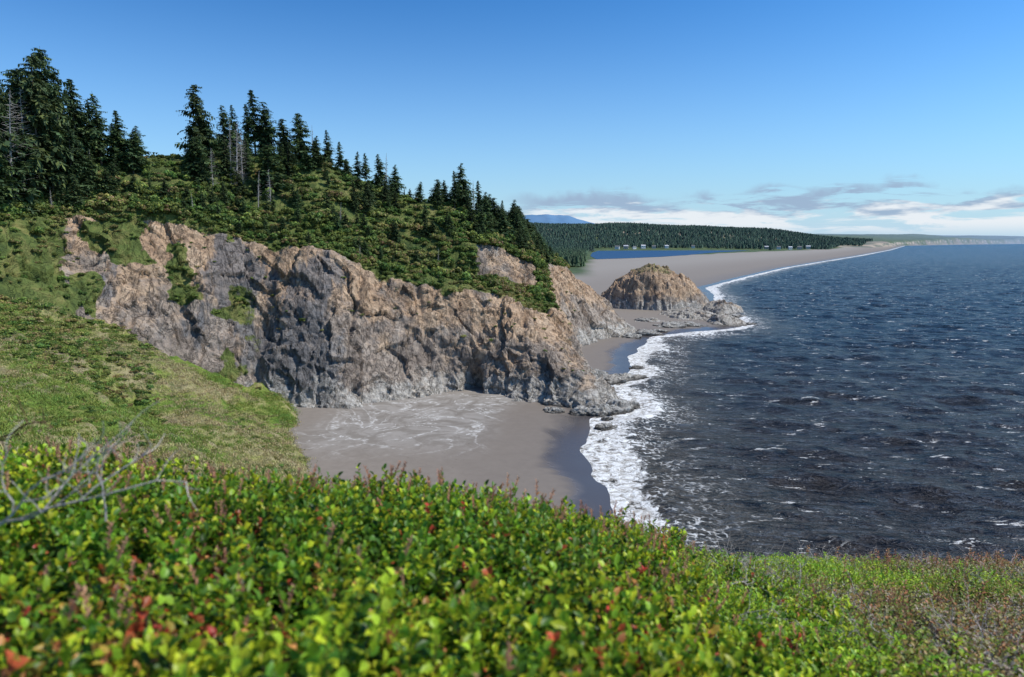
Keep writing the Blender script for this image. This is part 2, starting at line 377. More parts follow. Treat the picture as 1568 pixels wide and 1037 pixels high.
# ------------------------------------------------------------ near hillside
rn=[0,1,2,3,5,7,9,12,20,40,75,100,140,170,210,270]
AT=[(-80,[.6,.6,.62,.66,.9,1.5,2.2,3.5,5,7,9,9,6,2,-5,-15]),
(-50,[.6,.62,.66,.74,1.3,2.3,3.5,5.5,8,12,17,19.5,20,17,8,-2]),
(-38,[.6,.64,.70,.80,1.35,2.6,4.0,6.3,9,14.5,19.4,21.5,24.5,21.5,11,3]),
(-32,[.6,.65,.74,.87,1.55,2.9,4.3,6.6,10,17,24,27.5,30.5,29.5,20,9]),
(-26,[.6,.66,.8,.975,1.85,3.2,4.6,6.8,11,20,28.5,33,38,39,36,28]),
(-22,[.6,.67,.8,1.0,1.95,3.3,4.8,7,11.5,21,33,39,43.5,44.5,44,41]),
(-18,[.6,.68,.82,1.045,2.1,3.5,5,7.2,12,22,36,43,47.3,48.6,49.3,50]),
(-15,[.6,.68,.84,1.07,2.15,3.55,5,7.3,12,23,40,48.5,52,53.5,55,55]),
(-10,[.6,.69,.86,1.09,2.2,3.6,5.1,7.4,12.5,23,41,50,56,57,58,58]),
(0,[.6,.7,.9,1.185,2.4,3.8,5.3,7.7,13,24,43,52,57,58,58,58]),
(7,[.6,.73,.97,1.27,2.3,3.6,5.1,7.5,13,25,44,53,58,58,58,58]),
(15,[.6,.78,1.13,1.5,2.2,3.3,4.7,7,13,26,46,54,58,58,58,58]),
(23,[.6,.82,1.2,1.6,2.32,3.07,4.1,6.2,12.5,27,50,56,58,58,58,58]),
(30,[.6,.84,1.22,1.6,2.3,2.98,3.78,5.5,12,28,52,57,58,58,58,58]),
(38,[.6,.8,1.15,1.5,2.15,2.75,3.4,4.9,11,28,53,58,58,58,58,58]),
(60,[.6,.75,1.05,1.35,1.9,2.4,3.0,4.3,10,26,52,58,58,58,58,58]),
(90,[.6,.7,.95,1.2,1.6,2.0,2.5,3.6,9,24,50,58,58,58,58,58])]
nr,na=640,560; r0,r1=.05,270.
rr=r0*(r1/r0)**(np.arange(nr)/(nr-1)); aa=np.linspace(-75,75,na)
tab=np.array([[np.interp(r,rn,t) for r in rr] for _,t in AT]); angs=[q[0] for q in AT]
D=np.array([np.interp(aa,angs,tab[:,i]) for i in range(nr)])
D=smooth1(smooth1(D,9,0),10,1)
Rg,Ag=np.meshgrid(rr,np.radians(aa),indexing='ij'); Xg=Rg*np.sin(Ag);Yg=Rg*np.cos(Ag)
D=D+.2*sstep(25,12,Rg)
D+= -.07*fbm(Xg*1.3,Yg*1.3,octv=3,seed=60)*sstep(.8,2,Rg)*sstep(40,10,Rg)
lm=sstep(25,70,Rg)*sstep(-16,-20,np.degrees(Ag))
xq=Xg*math.cos(.5)+Yg*math.sin(.5); yq=-Xg*math.sin(.5)+Yg*math.cos(.5)
D+= lm*(-3.8*fbm(Xg/28,Yg/28,octv=5,seed=61)-2.6*ridged(xq/14,yq/40,Xg*0,4,seed=66)-.9*ridged(Xg/4,Yg/4,Xg*0,3,seed=67))
Zg=H-D
adeg=np.degrees(Ag)
bare=.9*np.exp(-((adeg+25.5)/4.0)**2)*np.exp(-((Rg-98)/14)**2)+.6*sstep(.15,.4,fbm(Xg/14,Yg/14,octv=4,seed=63))*sstep(60,90,Rg)+.8*np.exp(-((adeg+30+ (Rg-120)*.06)/.8)**2)*sstep(95,110,Rg)*sstep(150,140,Rg)
mesh_from('hillside_ground',np.stack([Xg,Yg,Zg],-1).reshape(-1,3),grid_faces(nr,na,flip=True),[M_hill],attrs={'bare':bare})
def hill_z(x,y):
    r=np.hypot(x,y); a=np.degrees(np.arctan2(x,y))
    fi=np.clip(np.log(np.maximum(r,r0)/r0)/math.log(r1/r0)*(nr-1),0,nr-1.001); fj=np.clip((a+75)/150*(na-1),0,na-1.001)
    i=fi.astype(int);j=fj.astype(int);u=fi-i;v=fj-j
    return Zg[i,j]*(1-u)*(1-v)+Zg[i+1,j]*u*(1-v)+Zg[i,j+1]*(1-u)*v+Zg[i+1,j+1]*u*v

# ------------------------------------------------------------ sea stack
nx,ny=360,400
gx=np.linspace(62,172,nx);gy=np.linspace(385,570,ny)
Xs,Ys=np.meshgrid(gx,gy,indexing='ij')
wx=Xs+5*fbm(Xs/14,Ys/14,octv=4,seed=70);wy=Ys+5*fbm(Xs/14,Ys/14,octv=4,seed=71)
dd=np.sqrt(((wx-110)/43)**2+((wy-522)/38)**2)
dome=31*np.clip(1-dd**2.8,-.4,1)
dome=np.where(dome>20,20+(dome-20)*.75,dome)+2.8*np.exp(-((Xs-104)/13)**2)-sstep(112,150,Xs)*6*sstep(1.05,.6,dd)
sh=7*np.clip(1-(((wx-118)/30)**2+((wy-455)/52)**2),-.8,1)+3.5*np.clip(1-(((wx-135)/12)**2+((wy-412)/14)**2),-1,1)
sh=np.maximum(sh,6*np.clip(1-(((wx-150)/13)**2+((wy-490)/24)**2),-.8,1))
zst=np.maximum(dome,sh); zb=zst*1
sm=sstep(-3,4,zst)
zst=zst+ (3.0*facets(Xs/11,Ys/11,zb/12,seed=230)+1.8*facets(Xs/4.5,Ys/4.5,zb/5,seed=240)+1.6*ridged(Xs/9,Ys/9,zb/8,4,seed=73)+.6*ridged(Xs/3,Ys/3,zb/4,3,seed=74))*sm
mesh_from('sea_stack_rock',np.stack([Xs,Ys,zst],-1).reshape(-1,3),grid_faces(nx,ny),[M_cliff],
  attrs={'veg':sstep(23,29,zst+4*fbm(Xs/8,Ys/8,octv=3,seed=76))*.50,'ora':.15+.6*sstep(8,15,zst),'slate':-.4+0*zst})

# ------------------------------------------------------------ small shore rocks
def rock(cx,cy,sx,sy,sz,seed):
    n1,n2=56,30; u=np.linspace(0,2*np.pi,n1,endpoint=False);v=np.linspace(-.35,np.pi/2,n2)
    U,Vv=np.meshgrid(u,v,indexing='ij')
    px=np.cos(U)*np.cos(Vv);py=np.sin(U)*np.cos(Vv);pz=np.sin(Vv)
    k=1+.4*fbm(px*1.5+seed,py*1.5,pz*1.5,3,seed=seed)+.3*facets(px*2.2+seed,py*2.2,pz*2.2,seed=seed+5)
    V=np.stack([cx+px*k*sx,cy+py*k*sy,pz*k*sz],-1).reshape(-1,3)
    i=np.arange(n1)[:,None]*n2+np.arange(n2-1)[None]; i2=((np.arange(n1)+1)%n1)[:,None]*n2+np.arange(n2-1)[None]
    F=np.stack([i,i2,i2+1,i+1],-1).reshape(-1,4)
    mesh_from('shore_rock',V,F,[M_cliff],attrs={'veg':np.zeros(len(V)),'ora':np.full(len(V),-.1),'slate':np.full(len(V),.9)})
rk=[(31,199,5.5,4.5,3.2),(26,195,4.5,3.5,2.6),(36,203,3,2.4,1.8),(20,195,3.4,2.4,2.2),(25.5,179,2.8,2.0,1.3),(34,242,7,4.5,2.6),(41,246,5.5,3,2.0),(47,248,3.2,2.2,1.3),(30,250,5,5,3.0),
   (50,268,3,2,1),(62,355,6,5,2.2),(72,368,9,5,2.5),(82,378,6,3,1.6),(92,398,10,8,3),(104,404,12,6,2.6),(84,420,9,9,3),(145,414,5,3,1.3),(150,455,7,6,2),(160,500,6,5,2),(27,188,1.8,1.4,.9),(12,196,3,2,1.8),(2,208,2.5,2,1.6),(-28,206,2,1.6,1.2),(-45,196,1.8,1.6,1.1)]
for _ in range(16):
    t=random.random(); bx=np.interp(t,[0,.35,.6,.8,1],[-62,-33,-16,0,18]); by=np.interp(t,[0,.35,.6,.8,1],[194,203,214,206,195])
    s_=random.uniform(.5,1.3); rk.append((bx+random.uniform(-3,3),by-random.uniform(0,5),s_*1.3,s_,s_*.7))
for i,q in enumerate(rk): rock(*q,seed=100+i)

# ------------------------------------------------------------ trees
def make_spruce(idx,bare=False):
    r=random.Random(idx*13+5); V=[];F=[];C=[];MI=[]
    nseg=10; k=6
    lean=(r.uniform(-.03,.05),r.uniform(-.02,.02))
    def ctr(t): return Vector((lean[0]*t*t,lean[1]*t*t,t))
    for i in range(nseg+1):
        t=i/nseg; rad=.014*(1-t)**.8+.0012
        for j in range(k):
            a=2*math.pi*j/k; V.append(ctr(t)+Vector((rad*math.cos(a),rad*math.sin(a),0))); C.append((.1,.085,.07))
    for i in range(nseg):
        for j in range(k):
            a=i*k+j;b=i*k+(j+1)%k; F.append((a,b,b+k)); F.append((a,b+k,a+k)); MI+= [1,1]
    t0=[.10,.03,.2,.06,.28,.12][idx%6]; W=[.30,.36,.25,.40,.27,.35][idx%6]; pw=[.85,.6,.9,.55,.8,.7][idx%6]
    nw=34
    for w in range(nw):
        t=t0+(1-t0)*(w/nw)**.92
        prof=W*((1-t)/(1-t0))**pw*(.66+.38*math.sin(w*1.9+idx*2)**2+.26*r.random())+.012
        if t<t0+.12: prof*=.75
        nb=r.randint(4,7)
        for b in range(nb):
            a=r.uniform(0,2*math.pi); Lb=prof*r.uniform(.5,1.2)
            Lb*=1+.28*math.cos(a)
            if r.random()<.16: continue
            dirv=Vector((math.cos(a),math.sin(a),0)); sd=Vector((-math.sin(a),math.cos(a),0))
            base=ctr(t); lift=r.uniform(.0,.35); droop=r.uniform(.15,.45)
            shade=r.uniform(.75,1.25)
            if bare:
                tip=base+dirv*Lb*.5+Vector((0,0,Lb*r.uniform(-.2,.3))); q=len(V); e=.0022
                V+= [base+Vector((0,0,e)),base-Vector((0,0,e))+sd*e,base-sd*e,tip]; C+=[(.3,.28,.26)]*4
                F+= [(q,q+1,q+3),(q+1,q+2,q+3),(q+2,q,q+3)]; MI+=[1]*3
                continue
            ns=7 if Lb>.1 else 4
            for s in range(ns):
                kk=(s+.6)/ns; p=base+dirv*Lb*kk+Vector((0,0,Lb*(lift*kk-droop*kk*kk)))
                ll=max(.028,Lb*.34*(1.1-kk*.7))*r.uniform(.7,1.25)
                for sg in (-1,1,0):
                    dv=(dirv*r.uniform(.5,1.0)+sd*sg*r.uniform(.5,1.1)+Vector((0,0,r.uniform(-.55,.05)))).normalized()
                    if sg==0: dv=(dirv*.5+Vector((0,0,-.9))+sd*r.uniform(-.6,.6)).normalized()
                    wv=dv.cross(Vector((r.uniform(-.5,.5),r.uniform(-.5,.5),1))).normalized()*ll*r.uniform(.2,.34)
                    q=len(V); V+=[p-dv*ll*.15,p+dv*ll*.45+wv,p+dv*ll,p+dv*ll*.4-wv]
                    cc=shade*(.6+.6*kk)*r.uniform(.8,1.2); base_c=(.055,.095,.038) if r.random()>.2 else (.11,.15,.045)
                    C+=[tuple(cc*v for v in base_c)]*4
                    F+=[(q,q+1,q+2),(q,q+2,q+3)]; MI+=[0,0]
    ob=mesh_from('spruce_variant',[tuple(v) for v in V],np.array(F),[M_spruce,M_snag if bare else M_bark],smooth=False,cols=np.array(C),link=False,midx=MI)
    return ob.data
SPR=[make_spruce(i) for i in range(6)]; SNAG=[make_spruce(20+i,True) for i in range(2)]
ntree=0
def put_tree(p,h,wid=1.0,snag=False):
    global ntree
    me=random.choice(SNAG) if snag else SPR[random.randrange(6)]
    o=bpy.data.objects.new('dead_tree' if snag else 'spruce_tree',me); COL.objects.link(o)
    o.location=(float(p[0]),float(p[1]),float(p[2])-.6); o.rotation_euler=(random.uniform(-.04,.04),random.uniform(-.04,.04),random.choice([0,0,1,2,3])*.9+random.uniform(-.4,.4))
    o.scale=(h*wid,h*wid,h); ntree+=1
HERO=[(-0,4.6,38,.8),(.12,5.2,39,.75),(.25,5.0,38,.75),(.42,5.2,33,.75),(.6,5.3,34,.8),(.78,4.9,41,.65),(.92,5.1,42,.7),(1.04,5.1,36,.8),(.62,4.4,24,.9),(1.2,5.5,30,.85),(1.36,5.7,24,.9),(1.5,5.8,18,1.0),(1.6,5.9,12,1.1),(.1,4.2,24,1.0),(.3,4.2,19,1.0),(.95,4.4,20,1.0),(1.15,4.7,22,.95),(.5,4.8,28,.9),
(2.22,5.95,27,.75),(2.32,6.1,21,.8),(2.6,6.0,19,.85),(2.75,6.1,20,.8),(2.95,6.0,20,.9),(3.1,6.0,25,1.0),(3.25,6.0,21,.9),(3.5,6.0,16,.9),(3.7,6.0,19,.9),(3.9,5.9,12,1.0),(4.15,6,15,.9),(4.35,6,13,.9),(4.6,6,12,.9),(4.95,6,15,.8),(5.2,6,13,.9),(5.5,5.9,9,1.0),
(5.85,6,11,.9),(6.0,5.9,16,.9),(6.15,6,19,.95),(6.3,6,13,.9),(6.7,6,15,.8),(7.0,6,12,.8),(7.6,6,11,.8),(8.6,6,13,.8),(9.6,6,11,.8),(10.5,6,11,.9),(11.4,6,13,.9),(12.2,6,14,.9),(12.4,5.6,12,1.0),(12.8,5.8,11,1.0),(13.3,5.6,10,1.0),(13.8,5.3,8,1.1),(12.6,5.0,11,1.1),(13.0,4.8,9,1.1)]
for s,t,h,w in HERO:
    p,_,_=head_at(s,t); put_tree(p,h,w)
for s,t,h in [(.5,4.3,32),(.66,4.5,33),(2.7,5.4,22),(2.8,5.35,23),(2.9,5.4,19),(3.3,5.1,13),(3.15,5.0,14),(5.05,5.9,17),(4.2,4.9,9),(2.45,5.2,14),(1.3,5.0,13),(.2,4.0,14),(2.2,4.0,7),(4.5,3.6,6),(.9,3.6,8),(5.6,4.2,7),(3.9,5.95,15),(6.5,5.95,14)]:
    p,_,_=head_at(s,t); put_tree(p,h,.9,True)
cnt=0
while cnt<600:
    s=random.uniform(0,14.0); t=random.uniform(3.6,7.2)
    if 1.62<s<2.12 and t>4.5: continue
    if s>5.8 and s<10 and t<5.0 : continue
    if t<4.6 and random.random()<(.62 if s<11 else .2): continue
    hb=np.interp(s,[0,1.2,1.5,2.3,3.3,4.2,6,8,12,14],[25,24,13,13,15,11,10,10,11,8])
    if t>6: hb*=.95
    if t<5.3: hb*=.65
    if t<4.5: hb*=.75
    p,vv,_=head_at(s,t)
    if vv<.5: continue
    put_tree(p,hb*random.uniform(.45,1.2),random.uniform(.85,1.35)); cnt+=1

# ------------------------------------------------------------ shrub clumps (instanced)
def new_coll(n): return bpy.data.collections.new(n)
def shrub_variant(i,palette,leaf=.11,n=620):
    r=np.random.default_rng(200+i)
    nl=r.integers(5,9); cen=np.stack([r.uniform(-.6,.6,nl),r.uniform(-.6,.6,nl),r.uniform(.15,.6,nl)],1); rad=r.uniform(.25,.5,nl)
    V=[];F=[];C=[]
    for _ in range(n):
        k=r.integers(nl); dv=r.normal(size=3); dv/=np.linalg.norm(dv); dv[2]=abs(dv[2])*1.0-.15
        p=cen[k]+dv*rad[k]*r.uniform(.75,1.08); nrm=dv+r.normal(size=3)*.55; nrm/=np.linalg.norm(nrm)
        a=np.cross(nrm,r.normal(size=3)); a/=np.linalg.norm(a); b=np.cross(nrm,a); s=leaf*r.uniform(.6,1.5)
        q=len(V); V+= [p-a*s,p-b*s*.6,p+a*s,p+b*s*.6]; F.append((q,q+1,q+2,q+3))
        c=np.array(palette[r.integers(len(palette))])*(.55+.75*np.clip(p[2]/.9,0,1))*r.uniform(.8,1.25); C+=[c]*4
    return mesh_from('shrub_variant',np.array(V),np.array(F),[M_shrub],smooth=False,cols=np.array(C),link=False)
def scatter(name,coll,P,rot,scl,idx):
    n=len(P); me=bpy.data.meshes.new(name); me.vertices.add(n); me.vertices.foreach_set('co',np.asarray(P,dtype=np.float32).ravel())
    at=me.attributes.new('rot','FLOAT_VECTOR','POINT'); at.data.foreach_set('vector',np.asarray(rot,dtype=np.float32).ravel())
    at=me.attributes.new('scl','FLOAT_VECTOR','POINT'); at.data.foreach_set('vector',np.asarray(scl,dtype=np.float32).ravel())
    at=me.attributes.new('idx','INT','POINT'); at.data.foreach_set('value',np.asarray(idx,dtype=np.int32))
    ob=bpy.data.objects.new(name,me); COL.objects.link(ob)
    ng=bpy.data.node_groups.new(name+'_scatter','GeometryNodeTree')
    ng.interface.new_socket('Geometry',in_out='INPUT',socket_type='NodeSocketGeometry'); ng.interface.new_socket('Geometry',in_out='OUTPUT',socket_type='NodeSocketGeometry')
    N=ng.nodes; gi=N.new('NodeGroupInput');go=N.new('NodeGroupOutput'); ip=N.new('GeometryNodeInstanceOnPoints'); ci=N.new('GeometryNodeCollectionInfo')
    ci.inputs['Collection'].default_value=coll; ci.inputs['Separate Children'].default_value=True; ci.inputs['Reset Children'].default_value=True
    def na(nm,dt):
        q=N.new('GeometryNodeInputNamedAttribute'); q.data_type=dt; q.inputs['Name'].default_value=nm; return q.outputs[0]
    er=N.new('FunctionNodeEulerToRotation'); Lk=ng.links.new
    Lk(na('rot','FLOAT_VECTOR'),er.inputs[0]); Lk(gi.outputs[0],ip.inputs['Points']); Lk(ci.outputs[0],ip.inputs['Instance'])
    ip.inputs['Pick Instance'].default_value=True
    Lk(na('idx','INT'),ip.inputs['Instance Index']); Lk(er.outputs[0],ip.inputs['Rotation']); Lk(na('scl','FLOAT_VECTOR'),ip.inputs['Scale']); Lk(ip.outputs[0],go.inputs[0])
    md=ob.modifiers.new('scatter','NODES'); md.node_group=ng
    return ob
CS_=new_coll('shrub_library')
pal=[(.06,.11,.028),(.10,.165,.038),(.15,.22,.048),(.23,.29,.06)]
pal2=[(.12,.16,.04),(.22,.26,.06),(.31,.30,.09),(.28,.20,.095)]
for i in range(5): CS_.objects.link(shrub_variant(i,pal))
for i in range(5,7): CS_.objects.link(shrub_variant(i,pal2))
P=[];Rr=[];Sc=[];Id=[]
def add(p,s,i,sq=1.0):
    P.append(p);Rr.append((random.uniform(-.15,.15),random.uniform(-.15,.15),random.uniform(0,6.28)));Sc.append((s,s,s*sq*random.uniform(.7,1.15)));Id.append(i)
c=0
while c<5600:
    s=random.uniform(0,14.6);t=random.uniform(1.0,6.6)
    p,v,nn=head_at(s,t)
    if v<.55: continue
    edge=t<3.5
    if t<2.9 and random.random()<.4: continue
    sz=random.uniform(.9,2.6)*(.6 if edge else 1.0)*(1.5 if random.random()<.15 else 1)
    if s>11.5: sz*=.75
    lowm=float(vnoise(np.array([p[0]/18]),np.array([p[1]/18]),np.array([0.]),seed=140)[0])
    add((p[0],p[1],p[2]-.2),sz,random.choice([5,6,4,5]) if lowm>.2 else random.choice([0,1,2,3,4,6]) ); c+=1
# stray shrubs clinging to the rock face
c=0
while c<90:
    s=random.uniform(1.0,13.5);t=random.uniform(1.9,3.0)
    p,v,nn=head_at(s,t)
    if s>4.5 and random.random()<.5: continue
    add((p[0],p[1],p[2]-.2),random.uniform(.5,1.3),random.choice([0,2,4,5,6]),.8); c+=1
c=0
while c<1900:
    a=math.radians(random.uniform(-48,-17)); r=math.sqrt(random.uniform(35**2,215**2)); x=r*math.sin(a);y=r*math.cos(a)
    m=float(fbm(np.array([x/20.]),np.array([y/20.]),octv=4,seed=80)[0])
    far=r>150 and math.degrees(a)<-28
    if m<.14 and not (far and random.random()<.6): continue
    z=float(hill_z(np.array([x]),np.array([y]))[0])
    if z<3: continue
    add((x,y,z-.25),random.uniform(.4,1.2)*(1.7 if far else 1),random.choice([0,2,3,4,5,6]),.7); c+=1
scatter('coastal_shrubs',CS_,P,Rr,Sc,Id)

def tuft(i,cols,n=46,h=1.0,w=.05,sp=.5):
    r=np.random.default_rng(400+i); V=[];F=[];C=[]
    for _ in range(n):
        b=np.array([r.normal()*sp*.5,r.normal()*sp*.5,-.05]); d=np.array([r.normal()*.35,r.normal()*.35,1.0]); d/=np.linalg.norm(d); hh=h*r.uniform(.5,1.1)
        t=r.uniform(0,6.28); sd=np.array([math.cos(t),math.sin(t),0])*w; bend=np.array([d[0],d[1],-.25])*hh*.35
        q=len(V); V+=[b-sd,b+sd,b+d*hh*.55+sd*.6,b+d*hh*.55-sd*.6,b+d*hh+bend]; F+=[(q,q+1,q+2),(q,q+2,q+3),(q+3,q+2,q+4)]
        c=np.array(cols[r.integers(len(cols))])*r.uniform(.75,1.25); C+=[c*.8,c*.8,c,c,c*1.15]
    return mesh_from('grass_variant',np.array(V),np.array(F),[M_shrub],smooth=False,cols=np.array(C),link=False)
CG=new_coll('grass_library')
gp=[[(.18,.28,.05),(.27,.33,.07)],[(.42,.37,.16),(.52,.45,.25)],[(.16,.23,.045),(.40,.36,.15)]]
for i in range(3): CG.objects.link(tuft(i,gp[i],50,.55,.07,1.6))
n=9500
a=np.radians(rng.uniform(-46,-15.5,n)); r=np.sqrt(rng.uniform(40**2,212**2,n)); x=r*np.sin(a);y=r*np.cos(a); z=hill_z(x,y)
m=fbm(x/16,y/16,octv=4,seed=85)+.12*sstep(-26,-18,np.degrees(a)); ok=z>1.5
x,y,z,m=x[ok],y[ok],z[ok],m[ok]; n=len(x)
scatter('hillside_grass',CG,np.stack([x,y,z],1),np.stack([rng.uniform(-.1,.1,n),rng.uniform(-.1,.1,n),rng.uniform(0,6.28,n)],1),
  (rng.uniform(.5,1.1,n)[:,None]*np.ones(3)),np.where(m<-.12,0,np.where(m>.03,1,2)))

# ------------------------------------------------------------ foreground plants
def leaf(V,F,C,p,d,up,L,W,c,cup=.12):
    s=np.cross(d,up); s/=max(np.linalg.norm(s),1e-6); n=np.cross(s,d)
    q=len(V)
    V+=[p,p+d*L*.28+s*W*.42+n*cup*L,p+d*L*.66+s*W*.46+n*cup*L,p+d*L-n*L*.12,p+d*L*.66-s*W*.46+n*cup*L,p+d*L*.28-s*W*.42+n*cup*L,p+d*L*.5]
    for a,b in ((0,1),(1,2),(2,3),(3,4),(4,5),(5,0)): F.append((q+6,q+a,q+b))
    C+=[c*.85,c,c,c*1.1,c,c,c*.8]
def stemprism(V,F,C,a,b,ra,rb,c):
    d=b-a; s=np.cross(d,[.3,.5,.8]); s/=np.linalg.norm(s); t=np.cross(d,s); t/=np.linalg.norm(t); q=len(V)
    for k in range(3):
        o=s*math.cos(k*2.094)+t*math.sin(k*2.094); V+=[a+o*ra,b+o*rb]; C+=[c,c]
    for k in range(3):
        i=q+2*k;j=q+2*((k+1)%3); F.extend([(i,j,j+1),(i,j+1,i+1)])
def huckle(i,red=0.05,yel=.25,h=.23,L=.024,nst=6,spread=.085,spike=0.0,dens=23,wr=.62):
    r=np.random.default_rng(500+i); V=[];F=[];C=[]
    for s in range(nst):
        b=np.array([r.normal()*spread*.6,r.normal()*spread*.6,-.04]); d=np.array([r.normal()*.3,r.normal()*.3,1.]); d/=np.linalg.norm(d); hh=h*r.uniform(.55,1.2)
        stemred=r.random()<red
        top=b+d*hh; stemprism(V,F,C,b,top,.002,.0008,np.array([.16,.10,.04]))
        nl=int(dens*r.uniform(.8,1.2)); a0=r.uniform(0,6)
        for k in range(nl):
            t=.3+.7*(k+r.random())/nl; a=a0+k*2.4; p=b+d*hh*t
            ld=np.array([math.cos(a),math.sin(a),r.uniform(.15,.9)+ (t>.85)*.8]); ld/=np.linalg.norm(ld)
            u=r.random(); tt=t*t
            if stemred and t>.8: c=np.array([(.50,.10,.045),(.55,.22,.08),(.52,.17,.07),(.5,.34,.06)][r.integers(4)])
            elif u<yel*tt*1.3: c=np.array([(.50,.55,.03),(.40,.54,.033)][r.integers(2)])
            elif u<yel*tt*1.3+red*.35: c=np.array([.54,.25,.08])
            else: c=np.array([(.11,.24,.024),(.17,.34,.028),(.07,.165,.02),(.25,.43,.03)][r.integers(4)])
            c=c*(.25+.85*t)*r.uniform(.72,1.2)  # lower leaves darkened, painting the shade of the gaps into their colour
            leaf(V,F,C,p,ld,np.array([0,0,1.])+r.normal(size=3)*.38,L*r.uniform(.6,1.25),L*wr*r.uniform(.8,1.1),c)
        if r.random()<spike:
            for k in range(12):
                a=k*2.4; p=top+d*(k*.0035); ld=np.array([math.cos(a)*.5,math.sin(a)*.5,1.]); ld/=np.linalg.norm(ld)
                leaf(V,F,C,p,ld,np.array([0,0,1.])+r.normal(size=3)*.2,.014,.004,np.array([.68,.36,.22])*r.uniform(.7,1.2))
    return mesh_from('foliage_variant',np.array(V),np.array(F),[M_leaf],smooth=True,cols=np.array(C),link=False)
CH=new_coll('huckleberry_library')
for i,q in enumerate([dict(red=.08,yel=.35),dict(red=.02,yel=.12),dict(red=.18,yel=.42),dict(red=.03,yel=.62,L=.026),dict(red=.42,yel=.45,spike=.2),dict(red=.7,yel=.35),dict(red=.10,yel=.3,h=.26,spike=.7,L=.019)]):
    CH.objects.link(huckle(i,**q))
def fgpts(n,a0,a1,ra,rb):
    a=np.radians(rng.uniform(a0,a1,n)); r=np.sqrt(rng.uniform(ra**2,rb**2,n)); x=r*np.sin(a); y=r*np.cos(a); return x,y,hill_z(x,y),r,np.degrees(a)
x,y,z,r,ad=fgpts(5700,-48,26,.42,4.6)
m=fbm(x*1.1,y*1.1,octv=3,seed=91); m2=fbm(x*2.2+9,y*2.2,octv=3,seed=92)
keep=~((ad>13)&(r>3.0)&(m2>-.1)); keep&=~((ad>16)&(r<3.2)&(m2>.05))
x,y,z,r,ad,m,m2=[q[keep] for q in (x,y,z,r,ad,m,m2)]; n=len(x); u=rng.random(n)
idx=np.where(m<-.10,1,np.where(m<.10,0,3))
idx=np.where(u<.2,2,idx); idx=np.where((m2>.28)&(u>.5),4,idx); idx=np.where((m2>.40)&(u>.6),5,idx)
idx=np.where((ad<-24)&(r<1.3)&(u>.62),5,idx); idx=np.where((r>2.2)&(u>.80),6,idx)
sc=rng.uniform(.65,1.3,n)*np.where(r<.9,.8,1)
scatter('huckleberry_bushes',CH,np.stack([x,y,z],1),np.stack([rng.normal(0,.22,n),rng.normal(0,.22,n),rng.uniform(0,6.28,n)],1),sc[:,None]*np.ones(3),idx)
CE=new_coll('heath_library')
def heath(i,cols,h=.16,n=9):
    r=np.random.default_rng(600+i); V=[];F=[];C=[]
    for s in range(n):
        b=np.array([r.normal()*.06,r.normal()*.06,-.03]); d=np.array([r.normal()*.5,r.normal()*.5,1.]); d/=np.linalg.norm(d); hh=h*r.uniform(.6,1.2)
        stemprism(V,F,C,b,b+d*hh,.0025,.001,np.array([.14,.08,.05]))
        for k in range(20):
            t=.2+.8*k/20; a=k*2.4; ld=np.array([math.cos(a),math.sin(a),.7]); ld/=np.linalg.norm(ld)
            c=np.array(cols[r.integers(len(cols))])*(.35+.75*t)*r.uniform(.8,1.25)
            leaf(V,F,C,b+d*hh*t,ld,np.array([0,0,1.]),.021*r.uniform(.7,1.2),.0095,c,.05)
    return mesh_from('heath_variant',np.array(V),np.array(F),[M_leaf],smooth=True,cols=np.array(C),link=False)
gA=[(.34,.52,.03),(.48,.60,.035),(.20,.40,.03)]; gB=[(.19,.30,.045),(.32,.37,.07),(.36,.25,.08)]; gC=[(.50,.24,.11),(.37,.20,.10),(.28,.27,.06)]; gD=[(.42,.34,.26),(.52,.44,.36),(.28,.27,.12)]
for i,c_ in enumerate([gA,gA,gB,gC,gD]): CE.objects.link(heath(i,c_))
x,y,z,r,ad=fgpts(12000,6,50,1.2,12.0)
m=fbm(x*.55,y*.55,octv=4,seed=95); m2=fbm(x*1.6,y*1.6,octv=3,seed=96); u=rng.random(len(x))
keep=(ad>12+u*4)|(r>2.6); keep&=~((m2>.36)&(ad>20)&(r<6)&(u>.3))
x,y,z,r,ad,m,m2,u=[q[keep] for q in (x,y,z,r,ad,m,m2,u)]; n=len(x); u=rng.random(n)
w=sstep(21,38,ad)+m*1.2
idx=np.where(w<.5,np.where(u<.5,0,1),np.where(w<.8,np.where(u<.5,2,0),np.where(u<.32,2,np.where(u<.66,4,3))))
idx=np.where((r>7.8)&(u<.5),3,idx); idx=np.where((r>5.2)&(ad<18)&(u<.18),3,idx)
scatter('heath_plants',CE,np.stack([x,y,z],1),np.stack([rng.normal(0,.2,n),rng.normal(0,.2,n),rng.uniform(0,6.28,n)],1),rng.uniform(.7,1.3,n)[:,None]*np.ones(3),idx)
def twig_mesh(seed,length,levels,rad,dirv=(1,0,.4),spread=.7,org=(0,0,0)):
    r=np.random.default_rng(seed); V=[];F=[];C=[]
    def grow(p,d,L,rd,lv):
        ns=5
        for k in range(ns):
            d2=d+r.normal(size=3)*.17; d2/=np.linalg.norm(d2); q=p+d2*L/ns
            stemprism(V,F,C,p,q,rd*(1-k/ns*.5),rd*(1-(k+1)/ns*.5),np.array([.3,.3,.3]))
            if lv>0 and k>0 and r.random()<.85:
                e=d2+r.normal(size=3)*spread; e/=np.linalg.norm(e); grow(q,e,L*r.uniform(.4,.65),rd*.55,lv-1)
            p,d=q,d2
    grow(np.array(org,float),np.array(dirv,float)/np.linalg.norm(dirv),length,rad,levels)
    return V,F,C
CT_=new_coll('twig_library')
for i in range(3):
    V,F,C=twig_mesh(700+i,.22,2,.0034,(1,.2,.25)); CT_.objects.link(mesh_from('twig_variant',np.array(V),np.array(F),[M_twig],smooth=False,link=False))
